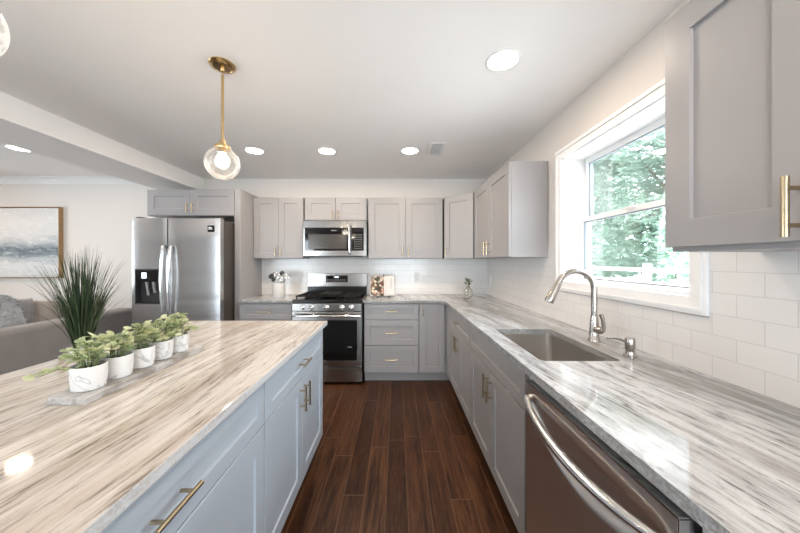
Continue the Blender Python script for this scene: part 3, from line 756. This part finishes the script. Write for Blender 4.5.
for x, y in ((.56, .1), (.3, -1.6), (-1.4, -1.6), (-3.53, .6), (-3.53, -1.4), (-5.3, 2.76), (-5.3, .6)):  # unseen lamps added as fill
    can(x, y, 'added round recessed fill light, behind the camera or out of view')
def pendant(x, y, label):
    t = thing('pendant_light', label, 'pendant light', (x, y, ZC), 0, 'glass globe pendants over the island')
    MB().lathe([(0, -.0005), (.064, -.0005), (.066, -.006), (.060, -.014), (.046, -.019), (.044, -.016), (.0, -.018)], 40, cap0=False, cap1=False).build('canopy', 'pend', t, smooth=True)
    MB().lathe([(.010, -.018), (.010, -.03), (.006, -.036)], 16).tube([(0, 0, -.034), (0, 0, -.062)], .0035, 8).lathe([(.0065, -.060), (.0075, -.066), (.0075, -.076), (.0058, -.080)], 14).tube([(0, 0, -.075), (0, 0, -.42)], .0072, 14).build('rod', 'pend', t, smooth=True)
    MB().lathe([(.0052, -.392), (.015, -.394), (.015, -.408), (.020, -.412), (.020, -.420), (.038, -.424), (.040, -.434), (.038, -.440), (.018, -.441), (.018, -.462), (0, -.463)], 32, cap1=False).xf(Matrix.Translation((0, 0, -.015))).build('socket_cap', 'pend', t, smooth=True)
    gz = -.534; R0 = .0855; pr = []
    for k in range(0, 25):
        a = R(23 + k * (157 / 24)); pr.append((R0 * math.sin(a), gz + R0 * math.cos(a)))
    o = MB().lathe(pr, 40, cap0=False, cap1=False).build('glass_globe', 'globe', t, smooth=True)
    MB().lathe([(.012, -.455), (.018, -.470), (.031, -.495), (.034, -.512), (.030, -.530), (.018, -.543), (0, -.547)], 24, cap1=False).xf(Matrix.Translation((0, 0, -.012))).build('bulb', 'bulb', t, smooth=True)
    l = bpy.data.lights.new('bulb_glow', 'POINT'); l.energy = PEND_W; l.color = (1, .86, .68); l.shadow_soft_size = .036
    lo = bpy.data.objects.new('bulb_glow', l); C.objects.link(lo); lo.parent = t; lo.location = (0, 0, -.525)
pendant(-.938, 1.59, 'brass pendant light with lit seeded glass globe hanging over the far island end')
pendant(-.965, .63, 'clear globe pendant cut off at the upper corner, nearer the camera')
vt = thing('ceiling_vent', 'white slotted air vent set in the ceiling near the corner', 'vent', (.305, 2.633, ZC))
MB().box(0, .14, 0, .022, -.006, -.0005).box(0, .14, .288, .31, -.006, -.0005).box(0, .022, .022, .288, -.006, -.0005).box(.118, .14, .022, .288, -.006, -.0005).build('frame', 'white', vt, bevel=.002)
box(.022, .118, .022, .288, -.0025, -.0005).build('backing', plain('duct_grey', (.16, .155, .15), .7), vt)
sm = MB()
for k in range(12):
    y = .034 + k * .0215
    sm.box(.022, .118, y, y + .008, -.0055, -.0035)
sm.build('slats', 'white', vt)

# ------------------------------------------------------------------ outlets
def outlet(loc, rz, label):
    t = thing('wall_outlet', label, 'outlet', loc, rz)
    box(-.036, .036, -.006, -.0005, -.0575, .0575).build('cover_plate', 'white', t, bevel=.002)
    for z in (-.027, .027):
        s = box(-.017, .017, -.0075, -.0062, z - .014, z + .014).build('socket', 'white', t, bevel=.001)
        MB().box(-.008, -.006, -.0082, -.0076, z - .006, z + .006).box(.006, .008, -.0082, -.0076, z - .006, z + .006).build('slots', 'grey', s)
outlet((.263, YB - .008, 1.139), 0, 'white outlet on the tile between cookbook and glass vase')
outlet((XW - .008, 3.62, 1.10), -90, 'white outlet on the window wall tile next to the corner')

# ------------------------------------------------------------------ things on the range-wall counter
cr = (-1.387, 3.474, CT)
o = MB().lathe([(.070, 0), (.073, .004), (.073, .165), (.071, .170), (.066, .170), (.066, .012), (0, .012)], 36, cap1=False).build('utensil_crock', 'ceramic', loc=cr, smooth=True)
tag(o, 'white cylindrical crock holding spoons on the short counter by the range', 'crock')
UL = ['ladle leaning toward the tall grey panel, outermost in the crock', 'round-headed spoon in the crock, second out from the panel', 'round-headed spoon standing at the middle of the white crock', 'spoon at the back of the crock beside the middle one', 'spoon in the crock, next to the outermost range-side one', 'ladle leaning toward the range, outermost in the crock', 'short spoon at the front of the crock, panel side', 'short spoon at the front of the crock, range side']
for i, (dx, dy, tz, rr_) in enumerate(((-.090, .0, .25, .032), (-.06, .02, .275, .030), (-.010, -.01, .25, .031), (.028, .03, .285, .030), (.065, .01, .255, .031), (.090, -.01, .25, .030), (-.045, -.04, .215, .027), (.045, -.04, .220, .027))):
    b = Vector((dx * .1, dy * .3, .02)); e = Vector((dx, dy, tz)); d = (e - b).normalized()
    t = thing('serving_spoon', UL[i], 'utensil', cr, 0, 'steel utensils in the crock')
    MB().tube([b, e - d * .02], [.0045, .0035], 8).build('spoon_handle', 'chrome', t, smooth=True)
    hb = MB().lathe([(rr_ * math.sin(R(a)), .3 * rr_ * math.cos(R(a))) for a in range(180, -1, -15)], 18, cap0=False, cap1=False)
    q = Vector((0, 0, 1)).rotation_difference(Vector((dx * 2, -1, .35)).normalized()).to_matrix().to_4x4()
    hb.xf(Matrix.Translation(e) @ q).build('spoon_bowl', 'chrome' if i % 3 else 'dark', t, smooth=True)

lean = R(-14)
bk = thing('cookbook', 'open cookbook with fruit picture page on a black stand beside the range', 'book', (-.150, 3.50, CT + .012)); bk.rotation_euler = (lean, 0, R(4))
def page(x0, x1, y0, y1, z0, z1, bend):
    m = MB(); n_ = 8
    for side in (0, .006):
        pass
    fr_ = []; 
    for k in range(n_ + 1):
        u = k / n_; x = x0 + (x1 - x0) * u; y = y0 + (y1 - y0) * u - bend * math.sin(u * PI)
        fr_.append((x, y))
    poly = fr_ + [(x, y + .007) for x, y in fr_[::-1]]
    return m.prism(poly, z0, z1)
page(0, -.155, 0, -.03, .004, .236, .012).build('picture_page', 'page', bk)
page(.001, .120, 0, -.075, .004, .236, .010).build('text_page', 'paper', bk)
MB().prism([(-.160, -.016), (0, .012), (.125, -.062), (.127, -.056), (0, .020), (-.160, -.009)], 0, .240).build('cover', 'paper', bk)
tm = MB()
for k in range(11):
    u0, u1 = (.62, .80) if k < 9 else (.62, .72)
    z = .20 - k * .012
    def pt(u): return (.001 + .119 * u, -.075 * u - .010 * math.sin(u * PI) - .0012)
    (xa_, ya_), (xb_, yb_) = pt(u0), pt(u1)
    tm.add([(xa_, ya_, z), (xb_, yb_, z), (xb_, yb_, z + .005), (xa_, ya_, z + .005)], [(0, 1, 2, 3)])
tm.build('text_lines', 'grey', bk)
sdt = thing('book_stand', 'small black metal stand holding up the open cookbook', 'stand', (-.150, 3.50, CT))
m = MB().tube([(-.07, -.075, .004), (-.07, -.075, .022)], .004, 8).tube([(.07, -.085, .004), (.07, -.085, .022)], .004, 8)
m.tube([(-.07, -.077, .005), (-.07, .10, .005)], .004, 8).tube([(.07, -.087, .005), (.07, .10, .005)], .004, 8).tube([(-.07, .10, .005), (.07, .10, .005)], .004, 8)
m.tube([(0, .10, .005), (-.005, .090, .263), (-.005, .076, .268), (-.005, .062, .258)], .004, 8)
m.build('wire_frame', 'iron', sdt, smooth=True)

vz = (.83, 3.43, CT)
o = MB().lathe([(.040, 0), (.050, .006), (.056, .035), (.055, .07), (.046, .10), (.030, .122), (.022, .132), (.024, .140), (.020, .140), (.018, .132), (.026, .120), (.042, .098), (.051, .07), (.052, .035), (.046, .010), (0, .008)], 28, cap1=False).build('glass_vase', 'jar', loc=vz, smooth=True)
tag(o, 'small textured glass vase standing on the counter in the corner', 'vase')
sg = thing('leaf_sprig', 'short dark green leafy sprig standing in the corner glass vase', 'plant', (vz[0], vz[1], CT + .012))
m = MB(); lf = MB(); rnd = random.Random(3)
for k in range(5):
    a = k * 1.3; ex, ey = .035 * math.cos(a), .03 * math.sin(a); h = .17 + .015 * (k % 3) + .02
    m.tube([(0, 0, 0), (ex * .3, ey * .3, h * .6), (ex, ey, h)], .002, 6)
    for j_ in range(5):
        p = Vector((ex * (.5 + .12 * j_), ey * (.5 + .12 * j_), h * (.68 + .08 * j_))); u = Vector((rnd.gauss(0, 1), rnd.gauss(0, 1), .9)).normalized(); v = u.orthogonal().normalized()
        lf.add([p, p + u * .016 + v * .008, p + u * .034, p + u * .016 - v * .008], [(0, 1, 2, 3)])
m.build('stems', 'stemm', sg); lf.build('leaves', 'sprig', sg, fix=False)

# ------------------------------------------------------------------ island top: tray, succulents, grass
tr = MB().box(-.058, .058, -.2715, .2715, 0, .022)
tro = tr.build('wooden_tray', 'board', loc=(-.979, 1.1415, CT), bevel=.003); tro.rotation_euler = (0, 0, R(1.0))
tag(tro, 'long narrow whitewashed wooden board under the five small pots', 'tray')
def leaf(mb, p, u, nrm_, L_, wd_):
    u = u.normalized(); s = u.cross(nrm_).normalized(); n2 = s.cross(u).normalized()
    mb.add([p, p + u * L_ * .3 + s * wd_ * .42 + n2 * L_ * .06, p + u * L_ * .68 + s * wd_ * .46 + n2 * L_ * .05, p + u * L_, p + u * L_ * .68 - s * wd_ * .46 + n2 * L_ * .05, p + u * L_ * .3 - s * wd_ * .42 + n2 * L_ * .06, p + u * L_ * .5 - n2 * L_ * .03],
           [(0, 1, 6), (1, 2, 6), (2, 3, 6), (3, 4, 6), (4, 5, 6), (5, 0, 6)])
PL = ['small potted succulent nearest the camera, its leaves trailing over the pot', 'potted succulent second from the near end of the wooden board', 'potted succulent in the middle of the row on the board', 'potted succulent second from the range end of the board', 'potted succulent at the range end of the wooden board']
for i in range(5):
    rnd = random.Random(20 + i)
    y = .938 + .097 * i
    t = thing('potted_succulent', PL[i], 'potted plant', (-.978 - .0017 * i, y, CT + .0225), 0, 'white potted succulents on the board')
    MB().lathe([(.036, 0), (.040, .003), (.0435, .035), (.044, .072), (.0435, .075), (.040, .075), (.0395, .060)], 32, cap1=False).build('pot', 'pot', t, smooth=True)
    MB().lathe([(.0395, .062), (.02, .066), (0, .067)], 20, cap0=False, cap1=False).build('soil', 'soil', t)
    st = MB(); lf = MB()
    ns = 26
    for k in range(ns):
        a = 2 * PI * k / ns + rnd.uniform(-.3, .3); q = rnd.uniform(.2, 1)
        out = .066 * q; up = .088 + .062 * (1 - q * q) + rnd.uniform(-.014, .018)
        if i == 0 and math.cos(a - PI) > .5 and k % 2 == 0: out *= 1.85; up -= .040
        pts = [Vector((.018 * math.cos(a), .018 * math.sin(a), .062)), Vector((out * .6 * math.cos(a), out * .6 * math.sin(a), .062 + (up - .062) * .75 + .014)), Vector((out * math.cos(a), out * math.sin(a), up))]
        st.tube(pts, .0013, 5)
        nl = 6
        for j_ in range(nl):
            f_ = (j_ + 1.8) / (nl + .8)
            p = pts[0].lerp(pts[1], f_ * 2) if f_ < .5 else pts[1].lerp(pts[2], f_ * 2 - 1)
            b = a + rnd.uniform(-1.7, 1.7)
            u = Vector((math.cos(b), math.sin(b), rnd.uniform(-.2, .7)))
            leaf(lf, p, u, Vector((rnd.uniform(-.7, .7), rnd.uniform(-.9, .5), 1)), rnd.uniform(.018, .028), rnd.uniform(.019, .029))
    st.build('stems', 'stemm', t); lf.build('leaves', 'succ', t, fix=False)
gp = thing('grass_plant', 'tall dark green ornamental grass on the island behind the small pots', 'potted plant', (-1.385, 1.30, CT))
MB().lathe([(.030, 0), (.036, .004), (.042, .048), (.040, .050), (.036, .050), (.035, .04)], 28, cap1=False).build('pot', 'pot', gp, smooth=True)
MB().lathe([(.0355, .042), (0, .046)], 20, cap0=False, cap1=False).build('soil', 'soil', gp)
bl = MB(); rnd = random.Random(9)
for k in range(380):
    a = rnd.uniform(0, 2 * PI); q = rnd.random() ** .7
    spread = q * (.20 if rnd.random() < .6 else .12); h = rnd.uniform(.24, .475) * (1 - .12 * q)
    b0 = Vector((.028 * math.sqrt(rnd.random()) * math.cos(a), .028 * math.sqrt(rnd.random()) * math.sin(a), .042))
    e = Vector((spread * math.cos(a), spread * math.sin(a), h + .05))
    droop = rnd.uniform(0, .10) * q
    side = Vector((-math.sin(a), math.cos(a), 0)); side = (side + Vector((rnd.uniform(-.6, .6), rnd.uniform(-.6, .6), 0))).normalized()
    vs = []; n_ = 6
    for j_ in range(n_ + 1):
        u = j_ / n_
        p = Vector((b0.x + (e.x - b0.x) * (u * .55 + u * u * .45), b0.y + (e.y - b0.y) * (u * .55 + u * u * .45), b0.z + (e.z - b0.z) * u + droop * (u * (1 - u) * 1.2 - u * u * u * .5)))
        wv_ = .0018 * (1 - u) ** .6 + .0002
        vs += [p - side * wv_, p + side * wv_]
    bl.add(vs, [(2 * j_, 2 * j_ + 1, 2 * j_ + 3, 2 * j_ + 2) for j_ in range(n_)])
bl.build('blades', 'grassm', gp, fix=False)

# ------------------------------------------------------------------ living area: sofa, pillow, throw, painting
sf = thing('sofa', 'grey taupe velvet sofa seen from behind, beyond the island', 'sofa', (-3.19, 1.5, 0))
def soft(x0, x1, y0, y1, z0, z1, name, mat, r, parent=sf): return box(x0, x1, y0, y1, z0, z1).build(name, mat, parent, bevel=r, seg=4, smooth=True)
soft(-.20, 0, 0, 2.12, .08, .775, 'backrest', 'sofa', .045)
soft(-.98, -.205, 0, 2.12, .08, .30, 'base', 'sofa', .03)
soft(-.98, -.205, 2.125, 2.27, .08, .62, 'arm', 'sofa', .04)
for k in range(2): soft(-.97, -.21, .02 + k * 1.05, 1.05 + k * 1.05, .305, .46, 'seat_cushion', 'sofa', .05)
for x, y in ((-.9, .08), (-.06, .08), (-.9, 2.05), (-.06, 2.05)): MB().tube([(x, y, 0), (x, y, .08)], [.018, .025], 10).build('leg', 'dark', sf)
def cushion(name, label, cat, loc, rot, w_, h_, th, mat):
    m = MB(); n_ = 22; vs = []
    for sgn in (1, -1):
        for j_ in range(n_ + 1):
            for i in range(n_ + 1):
                u, v = 2 * i / n_ - 1, 2 * j_ / n_ - 1
                b = max(0, (1 - u ** 4) * (1 - v ** 4)) ** .45
                pin = 1 - .07 * (1 - abs(v) ** 2) * abs(u) ** 6; pin2 = 1 - .07 * (1 - abs(u) ** 2) * abs(v) ** 6
                vs.append((w_ / 2 * u * pin, sgn * th / 2 * b, h_ / 2 * v * pin2))
    N = (n_ + 1) ** 2; fs = []
    for s in (0, 1):
        for j_ in range(n_):
            for i in range(n_): fs.append(tuple(s * N + q for q in (j_ * (n_ + 1) + i, j_ * (n_ + 1) + i + 1, (j_ + 1) * (n_ + 1) + i + 1, (j_ + 1) * (n_ + 1) + i)))
    o = m.add(vs, fs).build(name, mat, loc=loc, smooth=True); o.rotation_euler = rot
    bm = bmesh.new(); bm.from_mesh(o.data); bmesh.ops.remove_doubles(bm, verts=bm.verts, dist=.0005); bmesh.ops.recalc_face_normals(bm, faces=bm.faces); bm.to_mesh(o.data); bm.free()
    tag(o, label, cat); return o
cushion('throw_pillow', 'plump grey velvet pillow rising above the sofa back under the throw', 'pillow', (-3.52, 2.60, .745), (0, R(6), R(92)), .46, .53, .20, 'pillow')
cushion('back_cushion', 'taupe cushion showing above the sofa back behind the grass', 'cushion', (-3.55, 3.20, .70), (0, R(5), R(90)), .72, .46, .20, 'sofa2')
# shaggy throw draped on the pillow
rnd = random.Random(77); th = MB()
def thp(u, v):
    """drape over the pillow crest: u along the sofa, v across the crest"""
    y = 2.26 + .44 * u; a = (v - .5) * 2
    return Vector((-3.50 + .12 * a, y, 1.035 - .26 * a * a * (1 if a > 0 else .6) + .02 * math.sin(u * 9) - .10 * abs(u - .45) ** 2 * 2))
n_ = 18
vs = [thp(i / n_, j_ / n_) for j_ in range(n_ + 1) for i in range(n_ + 1)]
th.add(vs, [(j_ * (n_ + 1) + i, j_ * (n_ + 1) + i + 1, (j_ + 1) * (n_ + 1) + i + 1, (j_ + 1) * (n_ + 1) + i) for j_ in range(n_) for i in range(n_)])
for k in range(1800):
    p = thp(rnd.random(), rnd.random()); d = Vector((rnd.gauss(0, .6), rnd.gauss(0, .6), 1)).normalized()
    L_ = rnd.uniform(.018, .04); q = d.orthogonal().normalized() * .0045; c_ = Vector((rnd.gauss(0, 1), rnd.gauss(0, 1), -.4)) * .010
    th.add([p - q, p + q, p + d * L_ * .6 + q + c_ * .5, p + d * L_ * .6 - q + c_ * .5, p + d * L_ * .8 + c_ * 1.6], [(0, 1, 2, 3), (3, 2, 4)])
o = th.build('shaggy_throw', 'fluff', fix=False); tag(o, 'shaggy grey throw draped over the pillow on the sofa', 'throw')

pw, ph = 1.30, .905
pa = thing('framed_painting', 'grey and white abstract seascape painting in a thin oak frame', 'painting', (-4.278 - pw, YB - .001, 1.127))
box(.016, pw - .016, -.038, -.003, .016, ph - .016).build('canvas', 'art', pa)
MB().box(0, .007, -.052, 0, 0, ph).box(pw - .007, pw, -.052, 0, 0, ph).box(.007, pw - .007, -.052, 0, 0, .007).box(.007, pw - .007, -.052, 0, ph - .007, ph).build('frame', 'oak', pa, bevel=.001)
